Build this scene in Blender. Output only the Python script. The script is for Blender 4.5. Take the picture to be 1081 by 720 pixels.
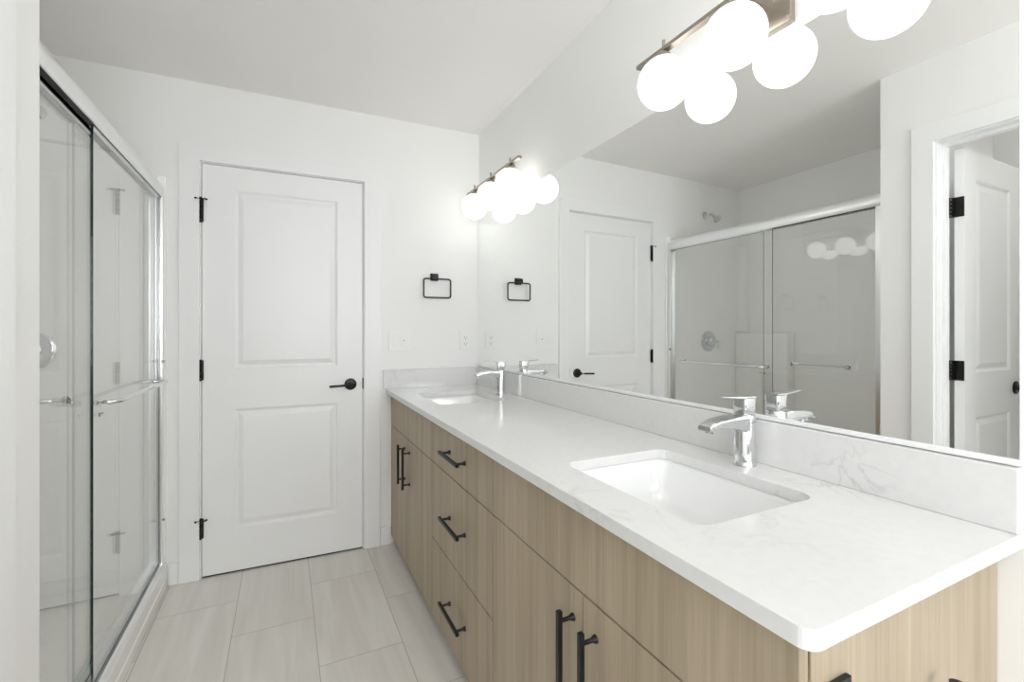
import bpy, bmesh, math, random
from mathutils import Vector, Matrix

for o in list(bpy.data.objects):
    bpy.data.objects.remove(o, do_unlink=True)
SC = bpy.context.scene
C = SC.collection

# ------------------------------------------------------------------ measures
XR = 1.093          # right (mirror) wall
XL = -0.433         # left wall
D = 2.6883          # far wall distance at the right corner
EPS = math.radians(-1.513)
TE = math.tan(EPS)
HC = 2.456          # ceiling
YB = -2.05          # back wall, behind the camera
def far_y(x, off=0.0):
    return D + TE * (x - XR) - off

# ------------------------------------------------------------------ camera
cam_d = bpy.data.cameras.new('camera')
cam = bpy.data.objects.new('camera', cam_d)
C.objects.link(cam)
cam.location = (0, 0, 1.2301)
cam.rotation_euler = (math.radians(90), 0, -math.radians(26.2234))
cam_d.sensor_width = 36.0
cam_d.sensor_fit = 'HORIZONTAL'
cam_d.lens = 487.0545 / 1081 * 36.0
cam_d.shift_y = (349.0173 - 360.0) / 1081
cam_d.clip_start = 0.02
SC.camera = cam

# ------------------------------------------------------------------ light, world, exposure
SC.view_settings.view_transform = 'Standard'
SC.view_settings.look = 'None'
SC.view_settings.gamma = 1.0
SC.view_settings.use_curve_mapping = False
SC.view_settings.exposure = 1.25
SC.cycles.max_bounces = 20
SC.cycles.diffuse_bounces = 14
SC.cycles.glossy_bounces = 8
SC.cycles.transparent_max_bounces = 24
SC.cycles.sample_clamp_indirect = 10.0
W = bpy.data.worlds.new('world'); SC.world = W; W.use_nodes = True
W.node_tree.nodes['Background'].inputs[0].default_value = (0.85, 0.92, 1.0, 1)
W.node_tree.nodes['Background'].inputs[1].default_value = 0.4

GLOBE_EMIT = 1.2
FILL_EMIT = 6.0
def area(name, loc, rot, sx, sy, power, col=(1, 1, 1)):
    l = bpy.data.lights.new(name, 'AREA'); l.shape = 'RECTANGLE'
    l.size = sx; l.size_y = sy; l.energy = power; l.color = col
    o = bpy.data.objects.new(name, l); C.objects.link(o)
    o.location = loc; o.rotation_euler = rot
    return o
# added fill light, shining in through an unseen made-up window behind the camera
area('window_fill', (0.30, YB - 0.16, 1.50), (math.radians(90), 0, 0), 1.10, 1.25, 21.0, (0.95, 0.975, 1.0))

# ------------------------------------------------------------------ materials
def new_mat(name):
    m = bpy.data.materials.new(name); m.use_nodes = True
    nt = m.node_tree
    return m, nt, nt.nodes['Principled BSDF']
def srgb(r, g, b):
    f = lambda c: (c / 255 / 12.92) if c / 255 <= 0.04045 else ((c / 255 + 0.055) / 1.055) ** 2.4
    return (f(r), f(g), f(b), 1)
def ramp(nt, stops):
    n = nt.nodes.new('ShaderNodeValToRGB')
    el = n.color_ramp.elements
    el[0].position, el[0].color = stops[0]
    el[1].position, el[1].color = stops[-1]
    for p, c in stops[1:-1]:
        e = el.new(p); e.color = c
    return n
def coords(nt, scale, kind='Object'):
    t = nt.nodes.new('ShaderNodeTexCoord'); mp = nt.nodes.new('ShaderNodeMapping')
    mp.inputs['Scale'].default_value = scale
    nt.links.new(t.outputs[kind], mp.inputs['Vector'])
    return mp.outputs['Vector']
def plain(name, col, rough=0.5, metal=0.0, noise=0.03, nscale=6.0, bump=0.0, bscale=200, spec=None, coat=0):
    m, nt, p = new_mat(name)
    p.inputs['Roughness'].default_value = rough
    p.inputs['Metallic'].default_value = metal
    if spec is not None: p.inputs['Specular IOR Level'].default_value = spec
    if coat: p.inputs['Coat Weight'].default_value = coat; p.inputs['Coat Roughness'].default_value = 0.08
    v = coords(nt, (1, 1, 1))
    n = nt.nodes.new('ShaderNodeTexNoise'); n.inputs['Scale'].default_value = nscale
    nt.links.new(v, n.inputs['Vector'])
    a = tuple(c * (1 - noise) for c in col[:3]) + (1,)
    b = tuple(min(1, c * (1 + noise)) for c in col[:3]) + (1,)
    r = ramp(nt, [(0.3, a), (0.7, b)])
    nt.links.new(n.outputs['Fac'], r.inputs['Fac'])
    nt.links.new(r.outputs['Color'], p.inputs['Base Color'])
    if bump:
        n2 = nt.nodes.new('ShaderNodeTexNoise'); n2.inputs['Scale'].default_value = bscale
        nt.links.new(v, n2.inputs['Vector'])
        bp = nt.nodes.new('ShaderNodeBump'); bp.inputs['Strength'].default_value = bump
        bp.inputs['Distance'].default_value = 0.001
        nt.links.new(n2.outputs['Fac'], bp.inputs['Height'])
        nt.links.new(bp.outputs['Normal'], p.inputs['Normal'])
    return m

M = {}
M['wall'] = plain('wall_paint', (0.87, 0.872, 0.870), 0.7, noise=0.008, nscale=2, bump=0.12, bscale=260)
M['ceiling'] = plain('ceiling_paint', (0.89, 0.88, 0.862), 0.85, noise=0.008, nscale=2, bump=0.2, bscale=180)
M['trim'] = plain('white_trim_paint', (0.875, 0.88, 0.89), 0.35, noise=0.006, nscale=3)
M['door'] = plain('white_door_paint', (0.875, 0.88, 0.89), 0.36, noise=0.006, nscale=3)
M['black'] = plain('matte_black_metal', (0.012, 0.012, 0.013), 0.38, metal=0.3, noise=0.1, nscale=20)
M['seal'] = plain('dark_seal', (0.02, 0.02, 0.02), 0.6, noise=0.1)
M['chrome'] = plain('polished_chrome', (0.72, 0.73, 0.745), 0.07, metal=1.0, noise=0.01)
M['satin'] = plain('satin_aluminium', (0.88, 0.885, 0.89), 0.28, metal=1.0, noise=0.01)
M['nickel'] = plain('brushed_nickel', (0.42, 0.375, 0.33), 0.32, metal=1.0, noise=0.05, nscale=60)
M['acrylic'] = plain('white_acrylic', (0.91, 0.91, 0.895), 0.16, noise=0.005)
M['porcelain'] = plain('white_porcelain', (0.86, 0.865, 0.87), 0.06, noise=0.004, coat=0.5)
M['plastic'] = plain('white_plastic', (0.86, 0.86, 0.85), 0.28, noise=0.005)
M['slot'] = plain('grey_slot', (0.25, 0.25, 0.25), 0.5, noise=0.02)
M['mirror'] = plain('mirror_silver', (0.93, 0.94, 0.93), 0.0, metal=1.0, noise=0.0)
M['mirror_edge'] = plain('mirror_edge', (0.62, 0.66, 0.65), 0.2, noise=0.02)
M['glass_edge'] = plain('green_glass_edge', (0.012, 0.03, 0.026), 0.15, noise=0.3, nscale=40)
M['toe'] = plain('toe_kick', (0.25, 0.21, 0.17), 0.6, noise=0.05)
M['label'] = plain('grey_label', (0.30, 0.30, 0.30), 0.5, noise=0.1)

def glass_mat():
    m = bpy.data.materials.new('clear_shower_glass'); m.use_nodes = True
    nt = m.node_tree; nt.nodes.clear()
    out = nt.nodes.new('ShaderNodeOutputMaterial')
    tr = nt.nodes.new('ShaderNodeBsdfTransparent'); tr.inputs[0].default_value = (0.990, 0.994, 0.992, 1)
    gl = nt.nodes.new('ShaderNodeBsdfGlossy'); gl.inputs['Roughness'].default_value = 0.0
    gl.inputs[0].default_value = (1, 1, 1, 1)
    fr = nt.nodes.new('ShaderNodeFresnel'); 
    geo = nt.nodes.new('ShaderNodeNewGeometry')      # same index seen from either side of a face
    io = nt.nodes.new('ShaderNodeMath'); io.operation = 'MULTIPLY_ADD'
    io.inputs[1].default_value = 1 / 1.5 - 1.5; io.inputs[2].default_value = 1.5
    nt.links.new(geo.outputs['Backfacing'], io.inputs[0]); nt.links.new(io.outputs[0], fr.inputs['IOR'])
    mx = nt.nodes.new('ShaderNodeMixShader')
    nt.links.new(fr.outputs[0], mx.inputs[0]); nt.links.new(tr.outputs[0], mx.inputs[1])
    nt.links.new(gl.outputs[0], mx.inputs[2]); nt.links.new(mx.outputs[0], out.inputs[0])
    return m
M['glass'] = glass_mat()

def globe_mat():
    m, nt, p = new_mat('opal_glass_lit')
    p.inputs['Base Color'].default_value = (0.85, 0.85, 0.83, 1)
    p.inputs['Roughness'].default_value = 0.25
    lw = nt.nodes.new('ShaderNodeLayerWeight'); lw.inputs['Blend'].default_value = 0.5
    r = ramp(nt, [(0.0, (1.0, 0.98, 0.94, 1)), (0.4, (0.88, 0.865, 0.83, 1)), (0.9, (0.50, 0.49, 0.46, 1))])
    nt.links.new(lw.outputs['Facing'], r.inputs['Fac'])
    nt.links.new(r.outputs['Color'], p.inputs['Emission Color'])
    p.inputs['Emission Strength'].default_value = GLOBE_EMIT
    return m
M['globe'] = globe_mat()

m_, nt_, p_ = new_mat('fill_lamp_glow')  # emission for the added fill globes
p_.inputs['Base Color'].default_value = (0.85, 0.85, 0.85, 1)
p_.inputs['Emission Color'].default_value = (1.0, 0.985, 0.96, 1)
p_.inputs['Emission Strength'].default_value = FILL_EMIT
M['fill_globe'] = m_

def wood_mat():
    m, nt, p = new_mat('light_oak_laminate')
    v = coords(nt, (1, 1, 1), 'Generated')
    geo = nt.nodes.new('ShaderNodeNewGeometry')
    def nz(scale, sc, detail=3):
        mp = nt.nodes.new('ShaderNodeMapping'); mp.inputs['Scale'].default_value = scale
        nt.links.new(geo.outputs['Position'], mp.inputs['Vector'])
        n = nt.nodes.new('ShaderNodeTexNoise'); n.inputs['Scale'].default_value = sc
        n.inputs['Detail'].default_value = detail
        nt.links.new(mp.outputs['Vector'], n.inputs['Vector'])
        return n
    a = nz((22, 22, 0.9), 1.0, 4)
    b = nz((160, 160, 3.5), 1.0, 3)
    ra = ramp(nt, [(0.28, srgb(160, 146, 124)), (0.5, srgb(174, 159, 137)), (0.72, srgb(185, 171, 149))])
    rb = ramp(nt, [(0.3, (0.86, 0.85, 0.83, 1)), (0.65, (1.03, 1.03, 1.03, 1))])
    nt.links.new(a.outputs['Fac'], ra.inputs['Fac']); nt.links.new(b.outputs['Fac'], rb.inputs['Fac'])
    mx = nt.nodes.new('ShaderNodeMixRGB'); mx.blend_type = 'MULTIPLY'; mx.inputs[0].default_value = 0.8
    nt.links.new(ra.outputs[0], mx.inputs[1]); nt.links.new(rb.outputs[0], mx.inputs[2])
    nt.links.new(mx.outputs[0], p.inputs['Base Color'])
    p.inputs['Roughness'].default_value = 0.45
    bp = nt.nodes.new('ShaderNodeBump'); bp.inputs['Strength'].default_value = 0.15
    bp.inputs['Distance'].default_value = 0.0005
    nt.links.new(b.outputs['Fac'], bp.inputs['Height']); nt.links.new(bp.outputs['Normal'], p.inputs['Normal'])
    return m
M['wood'] = wood_mat()

def quartz_mat():
    m, nt, p = new_mat('white_quartz')
    geo = nt.nodes.new('ShaderNodeNewGeometry')
    def nz(sc, detail, dist=0.0, off=(0, 0, 0)):
        mp = nt.nodes.new('ShaderNodeMapping'); mp.inputs['Location'].default_value = off
        nt.links.new(geo.outputs['Position'], mp.inputs['Vector'])
        n = nt.nodes.new('ShaderNodeTexNoise'); n.inputs['Scale'].default_value = sc
        n.inputs['Detail'].default_value = detail; n.inputs['Distortion'].default_value = dist
        nt.links.new(mp.outputs['Vector'], n.inputs['Vector'])
        return n
    vein = nz(5.5, 8, 1.3)
    # thin line where the noise crosses 0.5
    sub = nt.nodes.new('ShaderNodeMath'); sub.operation = 'SUBTRACT'; sub.inputs[1].default_value = 0.5
    ab = nt.nodes.new('ShaderNodeMath'); ab.operation = 'ABSOLUTE'
    nt.links.new(vein.outputs['Fac'], sub.inputs[0]); nt.links.new(sub.outputs[0], ab.inputs[0])
    rv = ramp(nt, [(0.0, (1, 1, 1, 1)), (0.012, (0.25, 0.25, 0.25, 1)), (0.035, (0, 0, 0, 1))])
    nt.links.new(ab.outputs[0], rv.inputs['Fac'])
    mask = nz(2.6, 2, 0.0, (3.1, 0.7, 1.9))
    rm = ramp(nt, [(0.53, (0, 0, 0, 1)), (0.68, (1, 1, 1, 1))])
    ds = nt.nodes.new('ShaderNodeVectorMath'); ds.operation = 'DISTANCE'; ds.inputs[1].default_value = (1.03, 0.52, 0.93)
    nt.links.new(geo.outputs['Position'], ds.inputs[0])
    mr_ = nt.nodes.new('ShaderNodeMapRange'); mr_.inputs['From Min'].default_value = 0.05; mr_.inputs['From Max'].default_value = 0.45
    mr_.inputs['To Min'].default_value = 0.14; mr_.inputs['To Max'].default_value = -0.035
    nt.links.new(ds.outputs['Value'], mr_.inputs['Value'])
    ad = nt.nodes.new('ShaderNodeMath'); ad.operation = 'ADD'
    nt.links.new(mask.outputs['Fac'], ad.inputs[0]); nt.links.new(mr_.outputs[0], ad.inputs[1])
    nt.links.new(ad.outputs[0], rm.inputs['Fac'])
    mul = nt.nodes.new('ShaderNodeMath'); mul.operation = 'MULTIPLY'
    nt.links.new(rv.outputs[0], mul.inputs[0]); nt.links.new(rm.outputs[0], mul.inputs[1])
    mul2 = nt.nodes.new('ShaderNodeMath'); mul2.operation = 'MULTIPLY'; mul2.inputs[1].default_value = 0.42
    nt.links.new(mul.outputs[0], mul2.inputs[0])
    sp = nz(60, 4)
    rs = ramp(nt, [(0.35, (0.73, 0.73, 0.73, 1)), (0.6, (0.75, 0.75, 0.75, 1))])
    nt.links.new(sp.outputs['Fac'], rs.inputs['Fac'])
    mx = nt.nodes.new('ShaderNodeMixRGB'); mx.inputs[2].default_value = (0.36, 0.36, 0.37, 1)
    nt.links.new(mul2.outputs[0], mx.inputs[0]); nt.links.new(rs.outputs[0], mx.inputs[1])
    nt.links.new(mx.outputs[0], p.inputs['Base Color'])
    p.inputs['Roughness'].default_value = 0.14
    return m
M['quartz'] = quartz_mat()

def tile_mat():
    m, nt, p = new_mat('stone_look_floor_tile')
    geo = nt.nodes.new('ShaderNodeNewGeometry')
    sep = nt.nodes.new('ShaderNodeSeparateXYZ'); nt.links.new(geo.outputs['Position'], sep.inputs[0])
    ax = nt.nodes.new('ShaderNodeMath'); ax.operation = 'ADD'; ax.inputs[1].default_value = 0.609 * 10 - 2.435
    ay = nt.nodes.new('ShaderNodeMath'); ay.operation = 'ADD'; ay.inputs[1].default_value = 0.305 * 10 - 0.418
    nt.links.new(sep.outputs['Y'], ax.inputs[0]); nt.links.new(sep.outputs['X'], ay.inputs[0])
    cmb = nt.nodes.new('ShaderNodeCombineXYZ')
    nt.links.new(ax.outputs[0], cmb.inputs['X']); nt.links.new(ay.outputs[0], cmb.inputs['Y'])
    br = nt.nodes.new('ShaderNodeTexBrick')
    br.offset = 0.458; br.offset_frequency = 2; br.squash = 1.0
    br.inputs['Scale'].default_value = 1.0
    br.inputs['Brick Width'].default_value = 0.609
    br.inputs['Row Height'].default_value = 0.305
    br.inputs['Mortar Size'].default_value = 0.0016
    br.inputs['Mortar Smooth'].default_value = 0.1
    br.inputs['Color1'].default_value = (0.0, 0.0, 0.0, 1)
    br.inputs['Color2'].default_value = (1, 1, 1, 1)
    br.inputs['Mortar'].default_value = (0.5, 0.5, 0.5, 1)
    nt.links.new(cmb.outputs[0], br.inputs['Vector'])
    # streaks along Y, shifted from tile to tile
    off = nt.nodes.new('ShaderNodeVectorMath'); off.operation = 'MULTIPLY_ADD'
    off.inputs[1].default_value = (7, 3, 0)
    nt.links.new(br.outputs['Color'], off.inputs[0]); nt.links.new(geo.outputs['Position'], off.inputs[2])
    mp = nt.nodes.new('ShaderNodeMapping'); mp.inputs['Scale'].default_value = (16, 1.3, 1)
    nt.links.new(off.outputs[0], mp.inputs['Vector'])
    n = nt.nodes.new('ShaderNodeTexNoise'); n.inputs['Scale'].default_value = 1.0; n.inputs['Detail'].default_value = 4
    n.inputs['Distortion'].default_value = 0.6
    nt.links.new(mp.outputs[0], n.inputs['Vector'])
    r = ramp(nt, [(0.25, srgb(215, 211, 205)), (0.5, srgb(225, 222, 216)), (0.75, srgb(234, 232, 227))])
    nt.links.new(n.outputs['Fac'], r.inputs['Fac'])
    rt = ramp(nt, [(0.0, (0.94, 0.94, 0.94, 1)), (1.0, (1.0, 1.0, 1.0, 1))])
    nt.links.new(br.outputs['Color'], rt.inputs['Fac'])
    mx0 = nt.nodes.new('ShaderNodeMixRGB'); mx0.blend_type = 'MULTIPLY'; mx0.inputs[0].default_value = 1
    nt.links.new(r.outputs[0], mx0.inputs[1]); nt.links.new(rt.outputs[0], mx0.inputs[2])
    mx = nt.nodes.new('ShaderNodeMixRGB'); mx.inputs[2].default_value = srgb(180, 177, 171)
    nt.links.new(br.outputs['Fac'], mx.inputs[0]); nt.links.new(mx0.outputs[0], mx.inputs[1])
    nt.links.new(mx.outputs[0], p.inputs['Base Color'])
    p.inputs['Roughness'].default_value = 0.38
    return m
M['tile'] = tile_mat()

# ------------------------------------------------------------------ mesh helpers
def box(bm, x0, x1, y0, y1, z0, z1, mi=0):
    if x0 > x1: x0, x1 = x1, x0
    if y0 > y1: y0, y1 = y1, y0
    if z0 > z1: z0, z1 = z1, z0
    vs = [bm.verts.new(v) for v in ((x0, y0, z0), (x1, y0, z0), (x1, y1, z0), (x0, y1, z0),
                                    (x0, y0, z1), (x1, y0, z1), (x1, y1, z1), (x0, y1, z1))]
    for f in ((0, 3, 2, 1), (4, 5, 6, 7), (0, 1, 5, 4), (1, 2, 6, 5), (2, 3, 7, 6), (3, 0, 4, 7)):
        bm.faces.new([vs[i] for i in f]).material_index = mi
def frame_axes(d):
    d = d.normalized()
    up = Vector((0, 0, 1)) if abs(d.z) < 0.95 else Vector((0, 1, 0))
    a = d.cross(up).normalized(); b = a.cross(d).normalized()
    return a, b
def loft(bm, rings, cap=True, close=True, mi=0):
    vr = [[bm.verts.new(p) for p in r] for r in rings]
    n = len(rings[0])
    for i in range(len(vr) - 1):
        for j in range(n if close else n - 1):
            k = (j + 1) % n
            bm.faces.new((vr[i][j], vr[i][k], vr[i + 1][k], vr[i + 1][j])).material_index = mi
    if cap:
        bm.faces.new(list(reversed(vr[0]))).material_index = mi
        bm.faces.new(vr[-1]).material_index = mi
    return vr
def tube(bm, pts, r, n=14, mi=0, closed=False):
    pts = [Vector(p) for p in pts]; rings = []
    a = b = None
    m = len(pts)
    for i, p in enumerate(pts):
        if closed: t = (pts[(i + 1) % m] - pts[i - 1])
        elif i == 0: t = pts[1] - pts[0]
        elif i == m - 1: t = pts[-1] - pts[-2]
        else: t = (pts[i + 1] - p).normalized() + (p - pts[i - 1]).normalized()
        t.normalize()
        if a is None: a, b = frame_axes(t)
        else:
            a = (a - t * a.dot(t)).normalized(); b = t.cross(a).normalized()
            if b.dot(t.cross(a)) < 0: b = -b
        rr = r[i] if isinstance(r, (list, tuple)) else r
        rings.append([p + (a * math.cos(2 * math.pi * j / n) + b * math.sin(2 * math.pi * j / n)) * rr for j in range(n)])
    if closed: rings.append(rings[0]); loft(bm, rings, cap=False, mi=mi)
    else: loft(bm, rings, mi=mi)
def cyl(bm, p0, p1, r, n=28, mi=0, r2=None):
    tube(bm, [p0, p1], [r, r if r2 is None else r2], n, mi)
def lathe(bm, c, prof, axis='z', n=36, mi=0):
    c = Vector(c); rings = []
    for r, h in prof:
        r = max(r, 1e-5); ring = []
        for j in range(n):
            t = 2 * math.pi * j / n; u, v = r * math.cos(t), r * math.sin(t)
            if axis == 'z': q = (u, v, h)
            elif axis == 'x': q = (h, u, v)
            else: q = (u, h, v)
            ring.append(c + Vector(q))
        rings.append(ring)
    loft(bm, rings, mi=mi)
def sphere(bm, c, r, nu=40, nv=20, zc=None, mi=0):
    prof = []
    for i in range(nv + 1):
        t = -math.pi / 2 + math.pi * i / nv
        prof.append((r * math.cos(t), r * math.sin(t)))
    lathe(bm, c, prof, n=nu, mi=mi)
def rrect(cx, cy, hx, hy, r, z, n=6):
    out = []
    for sx, sy, a0 in ((1, 1, 0), (-1, 1, 90), (-1, -1, 180), (1, -1, 270)):
        for i in range(n + 1):
            t = math.radians(a0 + 90 * i / n)
            out.append(Vector((cx + sx * (hx - r) + r * math.cos(t), cy + sy * (hy - r) + r * math.sin(t), z)))
    return out
def round_path(pts, r, n=6, closed=True):
    pts = [Vector(p) for p in pts]; out = []; m = len(pts)
    for i in range(m):
        if not closed and i in (0, m - 1): out.append(pts[i]); continue
        p = pts[i]; a = (pts[i - 1] - p).normalized(); b = (pts[(i + 1) % m] - p).normalized()
        for k in range(n + 1):
            t = k / n; q0 = p + a * r; q1 = p + b * r
            out.append((1 - t) ** 2 * q0 + 2 * t * (1 - t) * p + t * t * q1)
    return out

def obj(name, bm, mats, parent=None, bevel=0.0, smooth=False, seg=2, sharp=38):
    bmesh.ops.recalc_face_normals(bm, faces=bm.faces)
    me = bpy.data.meshes.new(name); bm.to_mesh(me); bm.free()
    if not isinstance(mats, (list, tuple)): mats = [mats]
    for m in mats: me.materials.append(m)
    o = bpy.data.objects.new(name, me); C.objects.link(o)
    if smooth:
        me.polygons.foreach_set('use_smooth', [True] * len(me.polygons))
        b2 = bmesh.new(); b2.from_mesh(me)
        for e in b2.edges:
            if len(e.link_faces) == 2 and e.calc_face_angle(0) > math.radians(sharp): e.smooth = False
        b2.to_mesh(me); b2.free()
    if bevel:
        md = o.modifiers.new('bevel', 'BEVEL'); md.width = bevel; md.segments = seg
        md.limit_method = 'ANGLE'; md.angle_limit = math.radians(40)
    if parent is not None: o.parent = parent
    return o
def boxo(name, b, mat, parent=None, bevel=0.0):
    bm = bmesh.new(); box(bm, *b); return obj(name, bm, mat, parent, bevel)
def empty(name, loc=(0, 0, 0), rz=0.0, parent=None):
    o = bpy.data.objects.new(name, None); C.objects.link(o)
    o.empty_display_size = 0.05
    o.location = loc; o.rotation_euler = (0, 0, rz)
    if parent is not None: o.parent = parent
    return o
def tag(o, label, cat, group=None):
    o['label'] = label; o['category'] = cat
    if group: o['group'] = group
    return o
def struct(o, label=None, cat=None):
    o['kind'] = 'structure'
    if label: o['label'] = label
    if cat: o['category'] = cat
    return o
def copy_tree(o, parent=None):
    c = o.copy(); C.objects.link(c)
    if parent is not None: c.parent = parent
    for ch in list(o.children): copy_tree(ch, c)
    return c
FAR = ((XR, D, 0), EPS)            # frame of the far wall: +x right along the wall, -y into the room
def far_local(x): return (x - XR) / math.cos(EPS)

# ------------------------------------------------------------------ room shell
bm = bmesh.new(); box(bm, -1.62, XR + 0.12, YB - 0.12, 2.95, -0.10, 0.0)
struct(obj('floor', bm, M['tile']), 'pale grey stone-look tile floor in long staggered tiles', 'floor')
bm = bmesh.new(); box(bm, -1.62, XR + 0.12, YB - 0.12, 2.95, HC, HC + 0.10)
struct(obj('ceiling', bm, M['ceiling']), 'plain off-white ceiling', 'ceiling')
bm = bmesh.new(); box(bm, XR, XR + 0.12, YB, 2.95, 0, HC)
struct(obj('wall_right', bm, M['wall']), 'light grey wall behind the long mirror', 'wall')

# far wall with the door opening (built in the wall's own frame)
DX0, DX1 = far_local(-0.3677), far_local(0.394)      # slab sides
DZ = 2.059
w = empty('wall_far', *FAR); struct(w, 'light grey far wall with the closed white door', 'wall')
bm = bmesh.new()
oa, ob, oz = DX0 - 0.006, DX1 + 0.006, DZ + 0.006
box(bm, -2.70, oa, 0, 0.12, 0, HC); box(bm, ob, 0, 0, 0.12, 0, HC); box(bm, oa, ob, 0, 0.12, oz, HC)
obj('wall_panel', bm, M['wall'], w)

# left wall with door opening, shower near end wall
LY0, LY1, LZ = 0.345, 1.008, 2.068      # clear opening in the left wall
bm = bmesh.new()
box(bm, -0.553, XL, LY1 + 0.018, 1.225, 0, HC)
box(bm, -0.553, XL, YB, LY0 - 0.018, 0, HC)
box(bm, -0.553, XL, LY0 - 0.018, LY1 + 0.018, LZ + 0.018, HC)
struct(obj('wall_left', bm, M['wall']), 'light grey left wall with the open doorway, seen at the left edge', 'wall')
bm = bmesh.new(); box(bm, -1.62, -0.553, 1.15, 1.225, 0, HC)
struct(obj('wall_shower_near', bm, M['wall']), 'wall closing the near end of the shower', 'wall')
bm = bmesh.new(); box(bm, -1.62, -1.41, 1.225, 2.95, 0, HC)
struct(obj('wall_shower_back', bm, M['wall']), 'wall behind the shower', 'wall')
bm = bmesh.new(); box(bm, -1.62, -1.46, YB, 1.15, 0, HC)
struct(obj('wall_closet', bm, M['wall']), 'shaded wall inside the side room beyond the open door', 'wall')
# back wall, with an unseen window added to let fill light in
WX0, WX1, WZ0, WZ1 = -0.25, 0.85, 0.88, 2.12
bm = bmesh.new()
box(bm, -1.62, WX0, YB - 0.12, YB, 0, HC); box(bm, WX1, XR, YB - 0.12, YB, 0, HC)
box(bm, WX0, WX1, YB - 0.12, YB, 0, WZ0); box(bm, WX0, WX1, YB - 0.12, YB, WZ1, HC)
M['absorber'] = plain('light_absorbing_wall_paint', (0.30, 0.28, 0.26), 0.7, noise=0.01)  # dark paint invented to absorb light bounced onto the oak end panel
struct(obj('wall_back', bm, M['absorber']), 'wall behind the camera', 'wall')
win = empty('fill_window_1', ((WX0 + WX1) / 2, YB, WZ0)); struct(win, 'white framed window added behind the camera for fill light, unseen', 'window')
hx = (WX1 - WX0) / 2; hz = WZ1 - WZ0
bm = bmesh.new()
for a in ((-hx, -hx + 0.04, 0, hz), (hx - 0.04, hx, 0, hz), (-hx + 0.04, hx - 0.04, 0, 0.04), (-hx + 0.04, hx - 0.04, hz - 0.04, hz), (-0.015, 0.015, 0.04, hz - 0.04)):
    box(bm, a[0], a[1], -0.09, -0.05, a[2], a[3])
obj('fill_window_frame', bm, M['trim'], win, 0.002)
for s in (-1, 1):
    bm = bmesh.new(); box(bm, s * 0.016, s * (hx - 0.041), -0.072, -0.068, 0.041, hz - 0.041); obj('pane', bm, M['glass'], win)

# baseboards
def baseboard(name, b, label, parent=None):
    o = boxo(name, b, M['trim'], parent, 0.003); struct(o, label, 'baseboard'); return o
bb = empty('baseboard_far', *FAR); struct(bb, 'white baseboard either side of the closed door', 'baseboard')
boxo('baseboard_board', (far_local(-0.500), far_local(-0.463), -0.013, -0.0005, 0.001, 0.108), M['trim'], bb, 0.003)
boxo('baseboard_board', (far_local(0.490), far_local(0.548), -0.013, -0.0005, 0.001, 0.108), M['trim'], bb, 0.003)
baseboard('baseboard_left', (XL + 0.0005, XL + 0.013, 1.072, 1.223, 0.001, 0.108), 'white baseboard on the left wall')
baseboard('baseboard_right', (XR - 0.013, XR - 0.0005, YB + 0.002, 0.338, 0.001, 0.108), 'white baseboard on the right wall')

# ------------------------------------------------------------------ panelled door slab
def panel_slab(bm, w, h, t, xa, xb, zs):
    """door slab from x 0..w, y -t/2..t/2, z 0..h with moulded raised panels on both faces"""
    xs = [0, xa, xb, w]; zz = [0] + [z for p in zs for z in p] + [h]
    for side in (-1, 1):
        y0 = side * t / 2
        def V(x, z, d=0.0): return bm.verts.new((x, y0 - side * d, z))
        for i in range(3):
            for j in range(len(zz) - 1):
                x0, x1, z0, z1 = xs[i], xs[i + 1], zz[j], zz[j + 1]
                if i == 1 and j % 2 == 1:
                    prof = [(0, 0), (0.006, 0.004), (0.010, 0.0100), (0.017, 0.0112), (0.040, 0.0015), (0.043, 0.001)]
                    prev = None
                    for ins, d in prof:
                        q = [V(x0 + ins, z0 + ins, d), V(x1 - ins, z0 + ins, d), V(x1 - ins, z1 - ins, d), V(x0 + ins, z1 - ins, d)]
                        if prev:
                            for k in range(4): bm.faces.new((prev[k], prev[(k + 1) % 4], q[(k + 1) % 4], q[k]))
                        prev = q
                    bm.faces.new(prev)
                else:
                    bm.faces.new((V(x0, z0), V(x1, z0), V(x1, z1), V(x0, z1)))
    a, b = -t / 2, t / 2
    for p in (((0, a, 0), (0, b, 0), (0, b, h), (0, a, h)), ((w, a, 0), (w, b, 0), (w, b, h), (w, a, h)),
              ((0, a, 0), (w, a, 0), (w, b, 0), (0, b, 0)), ((0, a, h), (w, a, h), (w, b, h), (0, b, h))):
        bm.faces.new([bm.verts.new(v) for v in p])
    bmesh.ops.remove_doubles(bm, verts=bm.verts, dist=1e-5)

# ---- door_1, far wall, closed
d1 = empty('door_1', *FAR); struct(d1, 'closed white two-panel door with black lever in the far wall', 'door')
bm = bmesh.new(); panel_slab(bm, DX1 - DX0, DZ - 0.010, 0.035, 0.136, (DX1 - DX0) - 0.132, ((0.213, 0.822), (1.026, 1.934)))
s = obj('slab', bm, M['door'], d1); s.location = (DX0, 0.0205, 0.010)
def lever(parent, x, z, dirx, y0, sy=-1, down=0.012):
    bm = bmesh.new()
    lathe(bm, (x, y0, z), [(0.0, 0), (0.0315, 0), (0.0325, sy * 0.003), (0.0315, sy * 0.007), (0.026, sy * 0.0095), (0.0, sy * 0.0095)], 'y', 36)
    cyl(bm, (x, y0 + sy * 0.009, z), (x, y0 + sy * 0.050, z), 0.010, 20)
    r = obj('rosette', bm, M['black'], parent, smooth=True); r['label'] = 'round black rosette'
    bm = bmesh.new()
    tube(bm, round_path([(x - dirx * 0.006, y0 + sy * 0.048, z), (x + dirx * 0.045, y0 + sy * 0.050, z - 0.002), (x + dirx * 0.112, y0 + sy * 0.050, z - down * 0.4)], 0.01, closed=False), 0.0065, 14)
    obj('handle', bm, M['black'], parent, smooth=True)
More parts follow.
